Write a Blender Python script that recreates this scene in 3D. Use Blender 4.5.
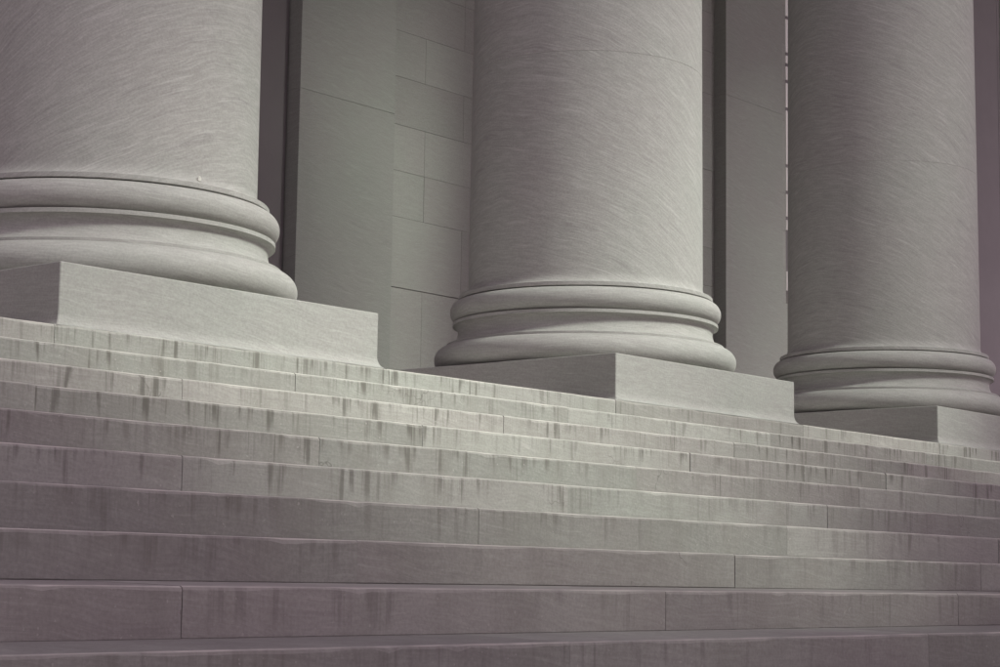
import bpy, bmesh, math, random
from mathutils import Vector, Matrix
random.seed(7)
for o in list(bpy.data.objects): bpy.data.objects.remove(o)
SC = bpy.context.scene
COL = SC.collection
R = math.radians

# ------------------------------------------------------------------ camera
YAW, PIT, ROLL, FPX = 0.6986, 0.1265, 0.0147, 1946.33
cd = bpy.data.cameras.new('camera'); cam = bpy.data.objects.new('camera', cd); COL.objects.link(cam)
F = Vector((math.cos(PIT)*math.cos(YAW), math.cos(PIT)*math.sin(YAW), math.sin(PIT)))
Rt = Vector((math.sin(YAW), -math.cos(YAW), 0)); Up = Rt.cross(F)
R2 = math.cos(ROLL)*Rt + math.sin(ROLL)*Up; U2 = R2.cross(F)
cam.matrix_world = Matrix(((R2.x, U2.x, -F.x, -5.1205), (R2.y, U2.y, -F.y, -6.7382), (R2.z, U2.z, -F.z, -1.058), (0, 0, 0, 1)))
cd.sensor_fit = 'HORIZONTAL'; cd.sensor_width = 36; cd.lens = 36*FPX/1000
cd.clip_start = 0.05; cd.clip_end = 2000
SC.camera = cam

# ------------------------------------------------------------------ sky, sun, exposure
SUN_AZ, SUN_EL = R(284), R(43)            # direction towards the sun in the XY plane (0 = +X), height
world = bpy.data.worlds.new('World'); SC.world = world; world.use_nodes = True
wn = world.node_tree; wn.nodes.clear()
wo = wn.nodes.new('ShaderNodeOutputWorld'); wb = wn.nodes.new('ShaderNodeBackground')
sky = wn.nodes.new('ShaderNodeTexSky'); sky.sky_type = 'NISHITA'; sky.sun_disc = False
sky.sun_elevation = SUN_EL; sky.sun_rotation = math.pi/2 - SUN_AZ
sky.air_density = 1.0; sky.dust_density = 4.0; sky.ozone_density = 1.0
hs = wn.nodes.new('ShaderNodeHueSaturation'); hs.inputs['Saturation'].default_value = 0.12
tint = wn.nodes.new('ShaderNodeMix'); tint.data_type = 'RGBA'; tint.blend_type = 'MULTIPLY'
tint.inputs['Factor'].default_value = 1.0; tint.inputs[7].default_value = (1.0, 0.81, 0.96, 1)
wn.links.new(sky.outputs[0], hs.inputs['Color']); wn.links.new(hs.outputs[0], tint.inputs[6])
wn.links.new(tint.outputs[2], wb.inputs['Color']); wb.inputs['Strength'].default_value = 0.15
wn.links.new(wb.outputs[0], wo.inputs['Surface'])
sd = bpy.data.lights.new('sun', 'SUN'); sun = bpy.data.objects.new('sun', sd); COL.objects.link(sun)
sd.energy = 3.9; sd.angle = R(11); sd.color = (0.92, 1.0, 0.87)
sdir = Vector((math.cos(SUN_EL)*math.cos(SUN_AZ), math.cos(SUN_EL)*math.sin(SUN_AZ), math.sin(SUN_EL)))
sun.rotation_euler = sdir.to_track_quat('Z', 'Y').to_euler(); sun.location = (0, -20, 20)
SC.view_settings.view_transform = 'Standard'; SC.view_settings.look = 'None'
SC.view_settings.gamma = 1; SC.view_settings.use_curve_mapping = False
SC.view_settings.exposure = 0.16
SC.cycles.max_bounces = 5; SC.cycles.diffuse_bounces = 3; SC.cycles.glossy_bounces = 2; SC.cycles.caustics_reflective = False; SC.cycles.caustics_refractive = False

# ------------------------------------------------------------------ measures (metres)
H, D, WASH = 0.135, 0.393, 0.0088          # riser, tread, fall of the tread
S, W, HP, FL = 4.0093, 1.9868, 0.2831, 0.0388   # column spacing, plinth width, plinth height, plinth flare
RB = 0.774
YP, YW = 7.30, 7.48                        # pilaster face, wall face
def colx(i): return i*S + W/2
CY = FL + W/2

# ------------------------------------------------------------------ materials
class NT:
    def __init__(s, name):
        s.m = bpy.data.materials.new(name); s.m.use_nodes = True
        s.t = s.m.node_tree; s.t.nodes.clear()
        s.out = s.n('ShaderNodeOutputMaterial'); s.b = s.n('ShaderNodeBsdfPrincipled')
        s.l(s.b.outputs[0], s.out.inputs['Surface'])
    def n(s, k, **kw):
        x = s.t.nodes.new(k)
        for a, v in kw.items(): setattr(x, a, v)
        return x
    def l(s, a, b): s.t.links.new(a, b)
    def put(s, sock, v):
        if isinstance(v, bpy.types.NodeSocket): s.l(v, sock)
        else: sock.default_value = v
    def math(s, op, a, b=0.0, clamp=False):
        x = s.n('ShaderNodeMath', operation=op); x.use_clamp = clamp
        s.put(x.inputs[0], a); s.put(x.inputs[1], b); return x.outputs[0]
    def vmath(s, op, a, b):
        x = s.n('ShaderNodeVectorMath', operation=op); s.put(x.inputs[0], a); s.put(x.inputs[1], b); return x.outputs[0]
    def mapping(s, v, rot=(0,0,0), scale=(1,1,1), loc=(0,0,0)):
        x = s.n('ShaderNodeMapping'); s.put(x.inputs['Vector'], v)
        x.inputs['Rotation'].default_value = rot; x.inputs['Scale'].default_value = scale; x.inputs['Location'].default_value = loc
        return x.outputs[0]
    def noise(s, v, scale, detail=4, rough=0.55, dist=0.0):
        x = s.n('ShaderNodeTexNoise'); s.put(x.inputs['Vector'], v)
        x.inputs['Scale'].default_value = scale; x.inputs['Detail'].default_value = detail
        x.inputs['Roughness'].default_value = rough; x.inputs['Distortion'].default_value = dist
        return x.outputs['Fac']
    def ramp(s, v, a, b, lo=0.0, hi=1.0):
        x = s.n('ShaderNodeMapRange'); x.interpolation_type = 'SMOOTHSTEP'; s.put(x.inputs['Value'], v)
        x.inputs[1].default_value = a; x.inputs[2].default_value = b; x.inputs[3].default_value = lo; x.inputs[4].default_value = hi
        return x.outputs[0]
    def mix(s, f, a, b, mode='MIX'):
        x = s.n('ShaderNodeMix', data_type='RGBA', blend_type=mode); s.put(x.inputs[0], f); s.put(x.inputs[6], a); s.put(x.inputs[7], b)
        return x.outputs[2]
    def bump(s, h, strength, dist, prev=None):
        x = s.n('ShaderNodeBump'); x.inputs['Strength'].default_value = strength; x.inputs['Distance'].default_value = dist
        s.put(x.inputs['Height'], h)
        if prev is not None: s.l(prev, x.inputs['Normal'])
        return x.outputs[0]
    def done(s, col, rough=0.8, normal=None):
        s.put(s.b.inputs['Base Color'], col); s.put(s.b.inputs['Roughness'], rough)
        s.b.inputs['Specular IOR Level'].default_value = 0.25
        if normal is not None: s.l(normal, s.b.inputs['Normal'])
        return s.m

def rgb(r, g, b): return (r, g, b, 1.0)
PINK, PALE, GREY, GREEN = rgb(.383,.372,.354), rgb(.50,.50,.475), rgb(.285,.275,.268), rgb(.378,.384,.356)

def stone(name, rot, tone=1.0, seed=0.0, streak=1.0, per_object=0.0, hue=(1, 1, 1)):
    """bedded marble: fine parallel streaks along tilted planes, faint clouds, tiny pits"""
    t = NT(name)
    geo = t.n('ShaderNodeNewGeometry'); tc = t.n('ShaderNodeTexCoord'); oi = t.n('ShaderNodeObjectInfo')
    pos = geo.outputs['Position']
    rnd = oi.outputs['Random']
    off = t.n('ShaderNodeCombineXYZ'); t.put(off.inputs[0], t.math('MULTIPLY', rnd, 37.0)); t.put(off.inputs[2], t.math('MULTIPLY', rnd, 19.0))
    off.inputs[1].default_value = seed
    p = t.vmath('ADD', pos, off.outputs[0])
    warp = t.n('ShaderNodeTexNoise'); t.put(warp.inputs['Vector'], p); warp.inputs['Scale'].default_value = 0.9; warp.inputs['Detail'].default_value = 3
    wv = t.vmath('SCALE', t.vmath('SUBTRACT', warp.outputs['Color'], (.5,.5,.5)), (0,0,0)); wv.node.inputs['Scale'].default_value = 0.24
    p2 = t.vmath('ADD', p, wv)
    nv = Vector((rot[0], rot[1], 1.0)).normalized(); uv = nv.orthogonal().normalized(); wv_ = nv.cross(uv)
    fr = t.n('ShaderNodeCombineXYZ')
    for q_, ax in enumerate((uv, wv_, nv)):
        dp = t.n('ShaderNodeVectorMath', operation='DOT_PRODUCT'); t.put(dp.inputs[0], p2); dp.inputs[1].default_value = ax; t.l(dp.outputs['Value'], fr.inputs[q_])
    fr = fr.outputs[0]
    bed = t.mapping(fr, scale=(2.6, 2.6, 30.0))
    fine = t.mapping(fr, scale=(10, 10, 115.0))
    n1 = t.noise(bed, 1.0, 6, .6); n2 = t.noise(fine, 1.0, 3, .55); n3 = t.noise(p, 1.1, 4); n4 = t.noise(p, 90, 3, .6)
    n5 = t.noise(t.mapping(fr, scale=(3.4,3.4,62.0), loc=(3,1,5)), 1.0, 5, .55)
    base = t.mix(t.ramp(n3, .3, .7), rgb(*[c*tone for c in PINK[:3]]), rgb(*[c*tone for c in GREEN[:3]]))
    c = t.mix(t.math('MULTIPLY', t.ramp(n1, .52, .75), .55*streak), base, rgb(*[c_*tone for c_ in PALE[:3]]))
    c = t.mix(t.math('MULTIPLY', t.ramp(n1, .46, .28), .5*streak), c, rgb(*[c_*tone for c_ in GREY[:3]]))
    c = t.mix(t.math('MULTIPLY', t.ramp(n5, .60, .70), .5*streak), c, rgb(*[min(.6, c_*1.12*tone) for c_ in PALE[:3]]))
    c = t.mix(t.math('MULTIPLY', t.ramp(n2, .40, .68), .42*streak), c, rgb(*[c_*1.05*tone for c_ in PALE[:3]]))
    c = t.mix(.27, c, t.ramp(n4, .25, .75, .62, 1.25), 'MULTIPLY')
    if per_object:
        v = t.n('ShaderNodeMapRange'); t.put(v.inputs[0], rnd); v.inputs[3].default_value = 1-.16*per_object; v.inputs[4].default_value = 1+.10*per_object
        c = t.mix(1.0, c, v.outputs[0], 'MULTIPLY')
    if hue != (1, 1, 1): c = t.mix(1.0, c, rgb(*hue), 'MULTIPLY')
    if per_object > .5:                                # some stones are pinker, some greener
        fr2 = t.math('FRACT', t.math('MULTIPLY', rnd, 7.13))
        c = t.mix(1.0, c, t.mix(t.ramp(fr2, .2, .8), rgb(1.01, .988, .982), rgb(.995, 1.004, .985)), 'MULTIPLY')
    nb = t.bump(n2, .18, .004); nb = t.bump(n4, .22, .003, nb)
    return t, c, nb, tc, p, geo, rnd

def col_mat(name, rot, seed):
    t, c, nb, *_ = stone(name, rot, 1.0, seed, 1.0)
    return t.done(c, .78, nb)
def plain_stone(name, rot, tone, seed, per_object=0.0, streak=.6, hue=(1, 1, 1)):
    t, c, nb, *_ = stone(name, rot, tone, seed, streak, per_object, hue)
    return t.done(c, .8, nb)
def step_mat():
    t, c, nb, tc, p, geo, rnd = stone('step_marble', (.10, -.05), .97, 0.0, .55, 1.0)
    ob = tc.outputs['Object']
    sx = t.n('ShaderNodeSeparateXYZ'); t.put(sx.inputs[0], ob)
    sn = t.n('ShaderNodeSeparateXYZ'); t.put(sn.inputs[0], geo.outputs['Normal'])
    face = t.ramp(t.math('MULTIPLY', sn.outputs[1], -1.0), .6, .9)
    depth = t.math('MULTIPLY', sx.outputs[2], -1/H)                         # 0 at the nosing, 1 at the foot
    drip = t.mapping(p, scale=(1, 1, .045))
    a = t.noise(drip, 30, 3, .55); b = t.noise(drip, 75, 3, .6); big = t.noise(t.mapping(p, scale=(1, 1, .4)), .9, 3, .6)
    reach = t.ramp(t.noise(drip, 11, 2), .30, .70, .10, 1.15)
    fall = t.ramp(t.math('SUBTRACT', depth, reach), -.55, .12, 1.0, 0.0)
    st = t.math('MULTIPLY', t.math('ADD', t.ramp(a, .49, .66), t.math('MULTIPLY', t.ramp(b, .48, .70), .50)), fall, True)
    st = t.math('MULTIPLY', t.math('MULTIPLY', st, t.ramp(big, .36, .58, .22, 1.2)), face)
    wz = t.n('ShaderNodeSeparateXYZ'); t.put(wz.inputs[0], geo.outputs['Position'])
    st = t.math('MULTIPLY', st, t.ramp(wz.outputs[2], -1.15, -.35, .40, 1.0))     # the lower, trodden steps are cleaner
    c = t.mix(t.math('MULTIPLY', st, .74), c, rgb(.145, .138, .122))
    wash = t.ramp(t.noise(t.mapping(p, scale=(1, 1, .25)), 5, 5, .65), .40, .68)      # thin broad water marks
    c = t.mix(t.math('MULTIPLY', t.math('MULTIPLY', wash, face), .26), c, rgb(.24, .23, .20))
    spots = t.ramp(t.noise(p, 60, 1), .74, .78)
    c = t.mix(t.math('MULTIPLY', spots, .35), c, rgb(.62, .60, .56))
    arris = t.math('MULTIPLY', t.ramp(sn.outputs[2], .25, .5), t.ramp(sn.outputs[2], .97, .90))       # rubbed nosing, with light caught on the edge painted in pale
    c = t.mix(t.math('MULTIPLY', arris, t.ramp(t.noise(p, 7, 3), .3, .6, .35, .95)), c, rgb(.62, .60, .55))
    # hairline cracks
    v = t.n('ShaderNodeTexVoronoi', feature='DISTANCE_TO_EDGE'); v.inputs['Scale'].default_value = 1.6
    pw = t.n('ShaderNodeTexNoise'); t.put(pw.inputs['Vector'], p); pw.inputs['Scale'].default_value = 9
    t.put(v.inputs['Vector'], t.vmath('ADD', p, t.vmath('MULTIPLY', pw.outputs['Color'], (.25, .25, .25))))
    cr = t.math('MULTIPLY', t.ramp(v.outputs[0], .004, .001), t.ramp(t.noise(p, 1.7, 2), .60, .66))
    c = t.mix(t.math('MULTIPLY', cr, .5), c, rgb(.12, .11, .10))
    return t.done(c, .82, nb)

def dip(toward, fall):
    """horizontal part of the bedding normal: beds rise towards the stair foot by `toward`, fall along the facade by `fall`"""
    v, r = (-.77, -.64), (.64, -.77)
    return (-toward*v[0]+fall*r[0], -toward*v[1]+fall*r[1])
M_COL = [col_mat('column_marble_%s' % k, rot, sd_) for k, rot, sd_ in (
    ('first', dip(.10, -.62), 0.0), ('second', dip(.38, .42), 11.0), ('third', dip(.30, .45), 23.0), ('fourth', dip(.2, .3), 31.0))]
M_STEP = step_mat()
M_BASE = plain_stone('base_marble', (.06, -.04), 1.0, 5.0, .05, .8)
M_PLINTH = plain_stone('plinth_marble', (.10, -.10), .92, 41.0, .05, .6)
M_WALL = plain_stone('wall_marble', (.05, .08), .93, 3.0, .35, .4, (.985, 1.01, .975))
M_PIL = plain_stone('pilaster_marble', (.12, .2), .88, 8.0, .15, .5, (.975, 1.015, .975))
def flat(name, c, rough=.8, metallic=0.0, sc=6.0, var=.3):
    t = NT(name); g = t.n('ShaderNodeNewGeometry'); n = t.noise(g.outputs['Position'], sc, 5, .6)
    col = t.mix(var, c, t.ramp(n, .3, .7, .5, 1.4), 'MULTIPLY')
    t.b.inputs['Metallic'].default_value = metallic
    return t.done(col, rough, t.bump(n, .15, .004))
M_CHIP = flat('fresh_break', rgb(.66, .65, .60), .9)
M_MORTAR = flat('mortar', rgb(.20, .185, .175), .95)
M_SHADE_FRAME = flat('shade_and_frame_dark', rgb(.20, .185, .185), .7, .0, 2.0, .06)  # dark tone standing in for shade in two bays; also the window frame
M_GROUND = flat('plaza_paving', rgb(.30, .27, .26), .85)
M_CEIL = flat('ceiling_stone', rgb(.60, .57, .56), .85)
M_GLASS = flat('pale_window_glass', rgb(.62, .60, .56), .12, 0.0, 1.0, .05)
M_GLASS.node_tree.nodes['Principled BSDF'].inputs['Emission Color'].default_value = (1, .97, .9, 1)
M_GLASS.node_tree.nodes['Principled BSDF'].inputs['Emission Strength'].default_value = .07      # glow added to the panes so the slit reads bright
M_LEAF = flat('leaves', rgb(.05, .085, .035), .6, 0, 3.0, .5)
M_BARK = flat('bark', rgb(.10, .08, .065), .9, 0, 9.0, .5)

# ------------------------------------------------------------------ object helpers
def link(name, me, mat, parent=None, loc=(0,0,0)):
    o = bpy.data.objects.new(name, me); COL.objects.link(o)
    if mat is not None and len(me.materials) == 0: me.materials.append(mat)
    o.location = loc
    if parent is not None: o.parent = parent
    return o
def empty(name, loc=(0,0,0), parent=None):
    o = bpy.data.objects.new(name, None); COL.objects.link(o); o.location = loc; o.empty_display_size = .3
    if parent is not None: o.parent = parent
    return o
def tag(o, label=None, cat=None, group=None, kind=None):
    for k, v in (('label', label), ('category', cat), ('group', group), ('kind', kind)):
        if v: o[k] = v
    if label and not kind: o['kind'] = 'thing'
    return o
def mesh(name, verts, faces, smooth=False):
    me = bpy.data.meshes.new(name); me.from_pydata(verts, [], faces); me.update()
    bm = bmesh.new(); bm.from_mesh(me); bmesh.ops.recalc_face_normals(bm, faces=bm.faces); bm.to_mesh(me); bm.free()
    if smooth:
        for p in me.polygons: p.use_smooth = True
    return me
def box_mesh(name, x0, x1, y0, y1, z0, z1, bev=0.004, segs=1):
    bm = bmesh.new(); bmesh.ops.create_cube(bm, size=1)
    for v in bm.verts:
        v.co = Vector((x0 if v.co.x < 0 else x1, y0 if v.co.y < 0 else y1, z0 if v.co.z < 0 else z1))
    if bev: bmesh.ops.bevel(bm, geom=list(bm.edges), offset=bev, segments=segs, affect='EDGES')
    me = bpy.data.meshes.new(name); bm.to_mesh(me); bm.free(); return me
def lathe(name, prof, seg=128, sharp=28):
    """prof: list of (radius, z) from bottom to top; edges sharper than `sharp` degrees stay crisp"""
    vs, fs = [], []
    runs, cur = [], [prof[0]]
    for i in range(1, len(prof)-1):
        cur.append(prof[i])
        a = math.atan2(prof[i][1]-prof[i-1][1], prof[i][0]-prof[i-1][0]); b = math.atan2(prof[i+1][1]-prof[i][1], prof[i+1][0]-prof[i][0])
        d = abs((math.degrees(b-a)+180) % 360 - 180)
        if d > sharp: runs.append(cur); cur = [prof[i]]
    cur.append(prof[-1]); runs.append(cur)
    for run in runs:
        b0 = len(vs)
        for r, z in run:
            for k in range(seg):
                a = 2*math.pi*k/seg; vs.append((r*math.cos(a), r*math.sin(a), z))
        for i in range(len(run)-1):
            for k in range(seg):
                k2 = (k+1) % seg
                fs.append((b0+i*seg+k, b0+i*seg+k2, b0+(i+1)*seg+k2, b0+(i+1)*seg+k))
    me = bpy.data.meshes.new(name); me.from_pydata(vs, [], fs); me.update()
    for p in me.polygons: p.use_smooth = True
    return me
def arc(cx, cz, rx, rz, a0, a1, n):
    return [(cx+rx*math.cos(R(a0+(a1-a0)*i/n)), cz+rz*math.sin(R(a0+(a1-a0)*i/n))) for i in range(n+1)]

# ------------------------------------------------------------------ ground
NSTEP = 17
zg = -NSTEP*H
g = link('plaza', mesh('plaza', [(-200,-300,zg),(200,-300,zg),(200,-NSTEP*D+.5,zg),(-200,-NSTEP*D+.5,zg)], [(0,1,2,3)]), M_GROUND)
tag(g, kind='structure')
# portico floor behind the top step
fl = link('portico_floor', box_mesh('portico_floor', -14, 34, .42, YW+1.2, -.30, -.002, 0), M_CEIL); tag(fl, kind='structure')

# ------------------------------------------------------------------ stair of long stones
stair = empty('stone_stair'); tag(stair, kind='structure')
def stone_mesh(L, depth, foot, rng, chips):
    """one step stone: origin at the left end of the nosing; riser faces -Y; worn, slightly uneven nosing"""
    n = max(8, int(L/.05)); vs, fs = [], []
    ph = [rng.uniform(0, 6.28) for _ in range(4)]
    for i in range(n+1):
        x = L*i/n
        w = .0075 + .0020*math.sin(x*7+ph[0]) + .0012*math.sin(x*17+ph[1]) + rng.uniform(-.0012, .0012)
        for cx, cr in chips:
            w += cr*max(0, 1-abs(x-cx)/.035)
        w = max(.003, w)
        e = .0012*math.sin(x*2.1+ph[2])
        ins = .003 if i in (0, n) else 0.0          # eased arris at the joints
        y0 = ins + e
        vs += [(x, y0+.002, -foot), (x, y0, -foot+.0025), (x, y0, -w*1.25), (x, y0+w*.30, -w*.38), (x, y0+w, 0.0),
               (x, depth, WASH), (x, depth+.06, WASH), (x, depth+.06, -foot)]
    m = 8
    for i in range(n):
        for j in range(m):
            a, b = i*m+j, i*m+(j+1) % m
            fs.append((a, b, b+m, a+m))
    fs.append(tuple(range(m))); fs.append(tuple(range(n*m, n*m+m)))
    me = mesh('step_stone', vs, fs)
    for p in me.polygons: p.use_smooth = False
    return me
rng = random.Random(3)
DZ = [0, -.002, -.0038, .0018, .0032, 0, .0007, -.0011, 0, -.0005]
CHIPS = {(8, -1): [(1.30, .011)], (9, -1): []}
for k in range(NSTEP+1):
    dz = DZ[k] if k < len(DZ) else 0
    dzn = DZ[k+1] if k+1 < len(DZ) else 0
    foot = H - WASH - dzn + dz - .0006
    j0 = -6 if k % 2 == 0 else -7
    nb_ = 14 if k < 12 else 12
    for b in range(nb_):
        a = (j0 + 2*b)*S/4; e_ = a + S/2
        if k == 0:                                    # the top course is jointed beside each plinth
            i = math.floor((a+.01)/S)
            if abs(a - i*S) < .1: a0, a1 = i*S-.045, i*S+W+.050
            else: a0, a1 = i*S+W+.050, (i+1)*S-.045
        else: a0, a1 = a, e_
        gap = rng.choice([.0008, .0012, .0018, .0024])
        chips = [(rng.uniform(.1, 1.9), rng.uniform(.004, .010)) for _ in range(rng.choice([0, 1, 1, 2]))]
        if k == 9 and abs(a0+3*S/4) < .1: chips = [(1.30, .010), (1.55, .010)]
        me = stone_mesh(a1-a0-2*gap, D, foot, rng, chips)
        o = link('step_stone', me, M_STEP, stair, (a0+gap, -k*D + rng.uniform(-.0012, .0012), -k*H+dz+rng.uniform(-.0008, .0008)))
# mortar core behind the stones so that open joints read as joints
vs, fs = [], []
for k in range(NSTEP+1):
    for (y, z) in ((-k*D+.02, -k*H-.014), (-k*D+.02, -(k+1)*H-.014)):
        vs += [(-7.2, y, z), (21.4, y, z)]
for i in range(0, len(vs)-2, 2): fs.append((i, i+1, i+3, i+2))
link('mortar', mesh('mortar', vs, fs), M_MORTAR, stair)

# ------------------------------------------------------------------ columns
def plinth_mesh():
    prof = []
    for i in range(9):                                 # flared foot
        a = R(90*i/8); prof.append((W/2 + (FL-.002)*(1-math.sin(a)), .062*(1-math.cos(a))))
    prof += [(W/2, HP-.006), (W/2-.0015, HP-.002), (W/2-.006, HP)]
    vs, fs = [], []; ch = .004
    for s, z in prof:
        vs += [(-s+ch, -s, z), (s-ch, -s, z), (s, -s+ch, z), (s, s-ch, z), (s-ch, s, z), (-s+ch, s, z), (-s, s-ch, z), (-s, -s+ch, z)]
    for i in range(len(prof)-1):
        for j in range(8): fs.append((i*8+j, i*8+(j+1) % 8, i*8+8+(j+1) % 8, i*8+8+j))
    fs.append(tuple(range(len(vs)-8, len(vs)))); fs.append(tuple(range(8)))
    return mesh('plinth', vs, fs)
# attic base, heights above the plinth top
low = [(.90, .001)] + arc(.901, .088, .091, .088, -84, 74, 22) + [(.915, .1735), (.915, .176)]
sco = [(.925, .1705), (.913, .172), (.913, .190), (.906, .1905)]
sco += [(.838 + .068*(1-math.sin(R(a)))**1.0, .1905 + .083*(1-math.cos(R(a)))) for a in range(10, 91, 8)]
sco += [(.838 + .030*(1-math.cos(R(a))), .2735+.040*math.sin(R(a))) for a in range(10, 91, 8)]
sco += [(.8745, .3140), (.8745, .3345), (.83, .3350)]
upp = [(.80, .3352)] + arc(.824, .4075, .0690, .0725, -84, 84, 20) + [(.815, .4796), (.80, .4800)]
ZS = HP + .4822
apo = [(.80, ZS), (.836, ZS+.003), (.839, ZS+.006), (.839, ZS+.028), (.836, ZS+.031), (.817, ZS+.0315)]
apo += [(RB + .043*(1-math.sin(R(a)))**1.1, ZS+.0315+.070*(1-math.cos(R(a)))) for a in range(1, 92, 9)]
ZJ, ZT = 2.279, 11.2
def shaft_r(z): return RB - .0045*(z-.9) if z < 4 else RB - .014 - .012*(z-4)
drum1 = apo + [(shaft_r(z), z) for z in (.95, 1.4, 1.9, ZJ-.0014)] + [(shaft_r(ZJ)-.0014, ZJ-.0003)]
def drum(z0, z1): return [(shaft_r(z0)-.0014, z0+.0003), (shaft_r(z0), z0+.0014)] + [(shaft_r(z0+(z1-z0)*q), z0+(z1-z0)*q) for q in (.25, .5, .75)] + [(shaft_r(z1), z1-.004), (shaft_r(z1)-.004, z1-.0005)]
ME = dict(plinth=plinth_mesh(), lower=lathe('lower_torus', low, 160), scotia=lathe('base', sco, 160), upper=lathe('upper_torus', upp, 160), d1=lathe('drum', drum1, 160))
CUTS = [ZJ, 4.95, 7.2, 9.4, ZT]
DR = [lathe('drum', drum(a, b), 128) for a, b in zip(CUTS, CUTS[1:])]
CAP = lathe('capital', [(.66, ZT), (.70, ZT+.03), (.70, ZT+.08), (.68, ZT+.1)] + arc(.66, ZT+.25, .2, .15, -60, 60, 8) + [(.7, ZT+.42)], 96)
ABA = box_mesh('abacus', -.98, .98, -.98, .98, ZT+.42, ZT+.58, .02)
def column(i, mi, label):
    c = empty('stone_column', (colx(i), CY, 0)); tag(c, label, 'column', 'columns along the top step')
    m = M_COL[mi]
    def part(name, me, par, z=0, m=m):
        o = link(name, me.copy() if len(me.materials) and me.materials[0] != m else me, None, par, (0, 0, z))
        if len(o.data.materials) == 0: o.data.materials.append(m)
        else: o.data.materials[0] = m
        return o
    part('plinth', ME['plinth'], c, 0, M_PLINTH)
    b = part('base', ME['scotia'], c, HP, M_BASE)
    part('lower_torus', ME['lower'], b, 0, M_BASE); part('upper_torus', ME['upper'], b, 0, M_BASE)
    part('drum', ME['d1'], c)
    for d in DR: part('drum', d, c)
    k = part('capital', CAP, c); part('abacus', ABA, k)
    return c
first = column(0, 0, 'stone column beside the dark shaded bay and wide pilaster, no drum joint in view')
column(1, 1, 'brightly lit stone column with hairline drum joint, beside the ashlar block wall')
column(2, 2, 'dim stone column with drum joint, next to the narrow bright window slit')
column(3, 3, 'stone column beyond the shaded one')
column(4, 1, 'stone column two places beyond the dim one')
column(5, 2, 'stone column three places beyond the dim one')
column(-1, 3, 'stone column before the first one on the stair')

# a pale spall just above the base of the first column
def spall(par, ang, rad, z, w, h):
    q = random.Random(4); n = 11; vs, fs = [], []
    for dr, k_ in ((-.004, 1.0), (.0015, .75)):
        for i in range(n):
            a = 2*math.pi*i/n; m_ = q.uniform(.6, 1.1)*k_
            t = ang + math.cos(a)*w*m_/rad
            vs.append(((rad+dr)*math.cos(t), (rad+dr)*math.sin(t), z+math.sin(a)*h*m_))
    for i in range(n): fs.append((i, (i+1) % n, n+(i+1) % n, n+i))
    fs.append(tuple(range(n, 2*n)))
    link('chip', mesh('chip', vs, fs), M_CHIP, par)
spall(first, R(266.6), .789, HP+.545, .014, .020)

# ------------------------------------------------------------------ wall behind: pilasters, ashlar, dark infill for shade, window
wall = empty('portico_wall', (0, YW, 0)); tag(wall, 'grey marble wall of ashlar blocks and flat pilasters behind the columns', 'wall')
PILX = [1.17, 5.12, 9.08, 13.0, 16.92, 20.85, 28.7]
PW = 1.415
link('wall_core', box_mesh('wall_core', -8, 31, .03, .9, -.3, ZT+.58, 0), M_MORTAR, wall)
for x in PILX:
    p_ = empty('pilaster', (x, 0, 0), wall)
    zs = [.342, 3.90, 8.4, ZT+.57] if abs(x-16.92) > .1 else [.342, 1.6, 5.43, 9.3, ZT+.57]
    link('pilaster_block', box_mesh('pilaster_block', -PW/2-.05, PW/2+.05, YP-YW-.05, .02, 0, .34, .008), M_PIL, p_)
    for a, b in zip(zs, zs[1:]):
        link('pilaster_block', box_mesh('pilaster_block', -PW/2, PW/2, YP-YW, .02, a+.0008, b-.0008, .003), M_PIL, p_)
CZ = [0, 1.03, 2.065, 2.84, 3.35, 3.86, 4.395, 4.91, 5.43, 6.01, 6.55, 7.1, 7.65, 8.2, 8.75, 9.3, 9.85, 10.4, 11.0, ZT+.57]
def bay(x0, x1, infill=None, window=None):
    for r_, (a, b) in enumerate(zip(CZ, CZ[1:])):
        js = [x0]
        ph = .68 if r_ % 2 else 1.32
        if r_ in (3,): ph = .68
        if r_ in (4, 6): ph = .67 if r_ == 6 else .68
        if r_ in (5, 7): ph = 1.32
        x = x0 + ph
        while x < x1-.3: js.append(x); x += 1.31
        js.append(x1)
        for u, v in zip(js, js[1:]):
            big = r_ == 2
            g_ = .0011
            segs = [(u, v)]
            hole = infill or window
            if hole and a < hole[3]-.01 and b > hole[2]+.01:
                segs = []
                if u < hole[0]-.01: segs.append((u, min(v, hole[0])))
                if v > hole[1]+.01: segs.append((max(u, hole[1]), v))
            for (p0, p1) in segs:
                if p1-p0 < .03: continue
                lo = a + (.006 if big else g_)
                link('ashlar_block', box_mesh('ashlar_block', p0+g_*.6, p1-g_*.6, rng.uniform(-.002, .002), .028, lo, b-g_*.6, .003), M_WALL, wall)
edges = [(a+PW/2+.002, b-PW/2-.002) for a, b in zip(PILX, PILX[1:])]
SHADEB, WINB, SHADEC = (6.05, 8.36, 0, 7.65), (18.0, 20.1, 3.0, 9.3), (22.3, 27.2, 0, 11.0)
bay(*edges[0]); bay(*edges[1], infill=SHADEB); bay(*edges[2]); bay(*edges[3]); bay(*edges[4], window=WINB); bay(*edges[5], infill=SHADEC)
# dark sheets added to stand in for shade in two wall bays
def shade_infill(B, label):
    dr = empty('shade_infill', ((B[0]+B[1])/2, YW, 0)); tag(dr, label, 'infill', 'dark sheets added for shade under the portico')
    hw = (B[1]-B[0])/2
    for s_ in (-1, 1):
        link('shade_sheet', box_mesh('shade_sheet', min(0, s_*hw)+.004, max(0, s_*hw)-.004, -.01, .028, .004, B[3]-.01, .004), M_SHADE_FRAME, dr)
shade_infill(SHADEB, 'dark plain sheet added for shade beside the wide pilaster')
shade_infill(SHADEC, 'dark plain sheet added for shade, glimpsed past the shaded column')
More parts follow.
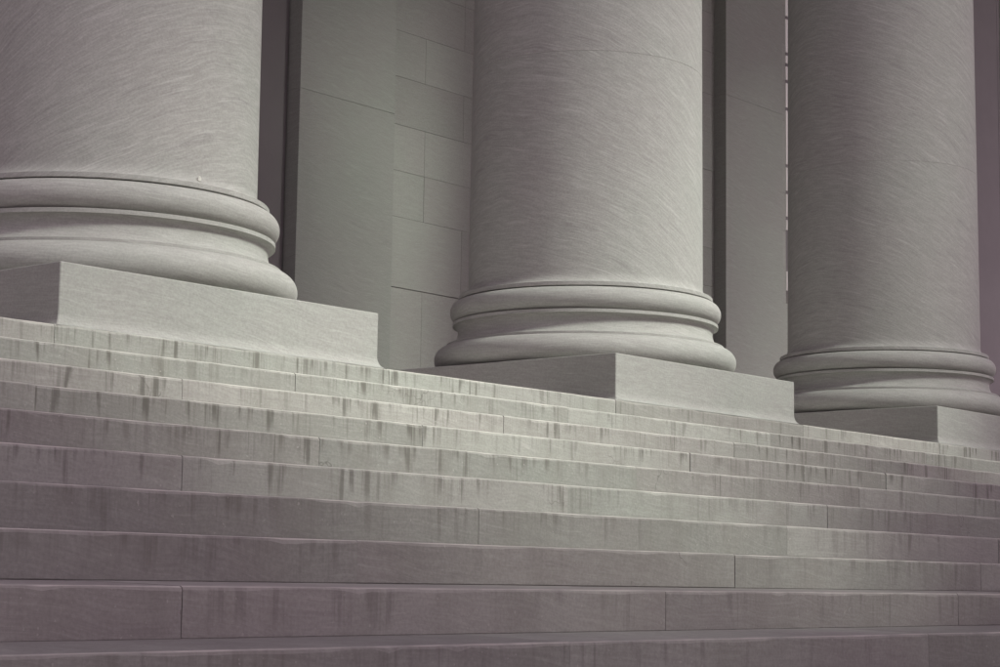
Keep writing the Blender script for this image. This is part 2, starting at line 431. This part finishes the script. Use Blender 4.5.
# tall pale window with dark bars
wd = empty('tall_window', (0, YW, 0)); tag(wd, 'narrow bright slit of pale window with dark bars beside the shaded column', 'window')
link('frame', box_mesh('frame', WINB[0]+.003, WINB[1]-.003, .016, .028, WINB[2], WINB[3], 0), M_SHADE_FRAME, wd)
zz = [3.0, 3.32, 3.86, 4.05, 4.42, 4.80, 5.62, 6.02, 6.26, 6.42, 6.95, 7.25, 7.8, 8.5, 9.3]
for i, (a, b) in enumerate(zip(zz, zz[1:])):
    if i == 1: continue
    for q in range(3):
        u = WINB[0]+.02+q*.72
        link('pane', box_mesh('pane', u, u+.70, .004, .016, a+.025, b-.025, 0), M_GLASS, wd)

# ------------------------------------------------------------------ entablature and ceiling above the frame
en = link('entablature', box_mesh('entablature', -8, 30, CY-.80, CY+.80, ZT+.585, ZT+3.2, .02), M_CEIL); tag(en, kind='structure')
ce = link('portico_ceiling', box_mesh('portico_ceiling', -8, 30, CY+.81, YW+.9, ZT+.62, ZT+1.2, 0), M_CEIL); tag(ce, kind='structure')

# ------------------------------------------------------------------ unseen trees, added and placed to shape a pool of sunlight
def tree_parts(h, rx, rz, zc, n, seed):
    q = random.Random(seed); vs, fs = [], []
    clumps = []
    for _ in range(150):
        a, u, rr = q.uniform(0, 6.28), q.uniform(-1, 1), q.uniform(0, 1)**.4*.86
        c = math.sqrt(1-u*u); clumps.append((rx*rr*c*math.cos(a), rx*rr*c*math.sin(a), zc+rz*rr*u, q.uniform(.14, .26)*min(rx, rz)*1.2))
    for _ in range(n):
        cx, cy, cz, cr = q.choice(clumps)
        d = Vector((q.gauss(0, 1), q.gauss(0, 1), q.gauss(0, .8))); d = d.normalized()*cr*q.uniform(.3, 1)
        c = Vector((cx, cy, cz))+d
        a = Vector((q.gauss(0, 1), q.gauss(0, 1), q.gauss(0, .6))).normalized(); b = a.orthogonal().normalized()
        l, w = q.uniform(.12, .24), q.uniform(.07, .13); i = len(vs)
        vs += [c-a*l, c+b*w, c+a*l, c-b*w]; fs.append((i, i+1, i+2, i+3))
    crown = bpy.data.meshes.new('crown'); crown.from_pydata([tuple(v) for v in vs], [], fs); crown.update()
    tv, tf = [], []
    def limb(p0, p1, r0, r1, m=8):
        p0, p1 = Vector(p0), Vector(p1); ax = (p1-p0).normalized(); u = ax.orthogonal().normalized(); w = ax.cross(u); i = len(tv)
        for p, r_ in ((p0, r0), ((p0+p1)/2+u*r0*.3, (r0+r1)/2), (p1, r1)):
            for k in range(m):
                t = 2*math.pi*k/m; tv.append(tuple(p+u*r_*math.cos(t)+w*r_*math.sin(t)))
        for s_ in range(2):
            for k in range(m): tf.append((i+s_*m+k, i+s_*m+(k+1) % m, i+s_*m+m+(k+1) % m, i+s_*m+m+k))
    limb((0, 0, -.1), (.1, .05, zc), .045*rx+.12, .10)
    for k in range(9):
        a = k*2.4; z0 = zc-rz*(.9-.1*k); limb((.05, .02, z0), (rx*.6*math.cos(a), rx*.6*math.sin(a), z0+rz*.7), .10, .03)
    trunk = mesh('trunk', tv, tf, True)
    return crown, trunk
SHADE_TREES = [(6.5, -16.69, 11.89, 2.97, 3.79, 1),
         (-3.17, -9.4, 5.04, 3.2, 2.44, 1),
         (8.55, -9.4, 7.19, 3.2, 3.03, 1),
         (6.5, -9.4, 19.19, 2.47, 5.71, 1),
         (28.25, -11.37, 19.92, 4.53, 7, 1),
         (-0.03, -9.4, 8.51, 1.8, 3.65, 1),
         (7.14, -12.04, 6.66, 5.59, 3.36, 1),
         (2.29, -10.58, 4.81, 4.36, 1.8, 1),
         (25.42, -9.61, 21.08, 3.41, 5.82, 1),
         (10.97, -9.53, 20.5, 3.33, 6.34, 1),
         (13.6, -9.4, 11.39, 3.2, 3.65, 1),
         (2.14, -9.4, 17.18, 2.99, 5.53, 1),
         (18.37, -9.49, 20.28, 3.29, 6.72, 1)]
for i, (x, y, zc, rx, rz_, thick) in enumerate(SHADE_TREES):
    kit = tree_parts(zc+rz_, rx, rz_, zc, int(1.5*thick*4.19*rx*rx*rz_/.0175), 40+i)
    t = empty('added_shade_tree', (x, y, zg))
    tag(t, ('low bushy tree added out of view to block sun on the stair', 'tall slender tree added out of view to shape the sunlight')[zc > 12], 'tree', 'trees added to shape the light')
    link('crown', kit[0], M_LEAF, t); link('trunk', kit[1], M_BARK, t)
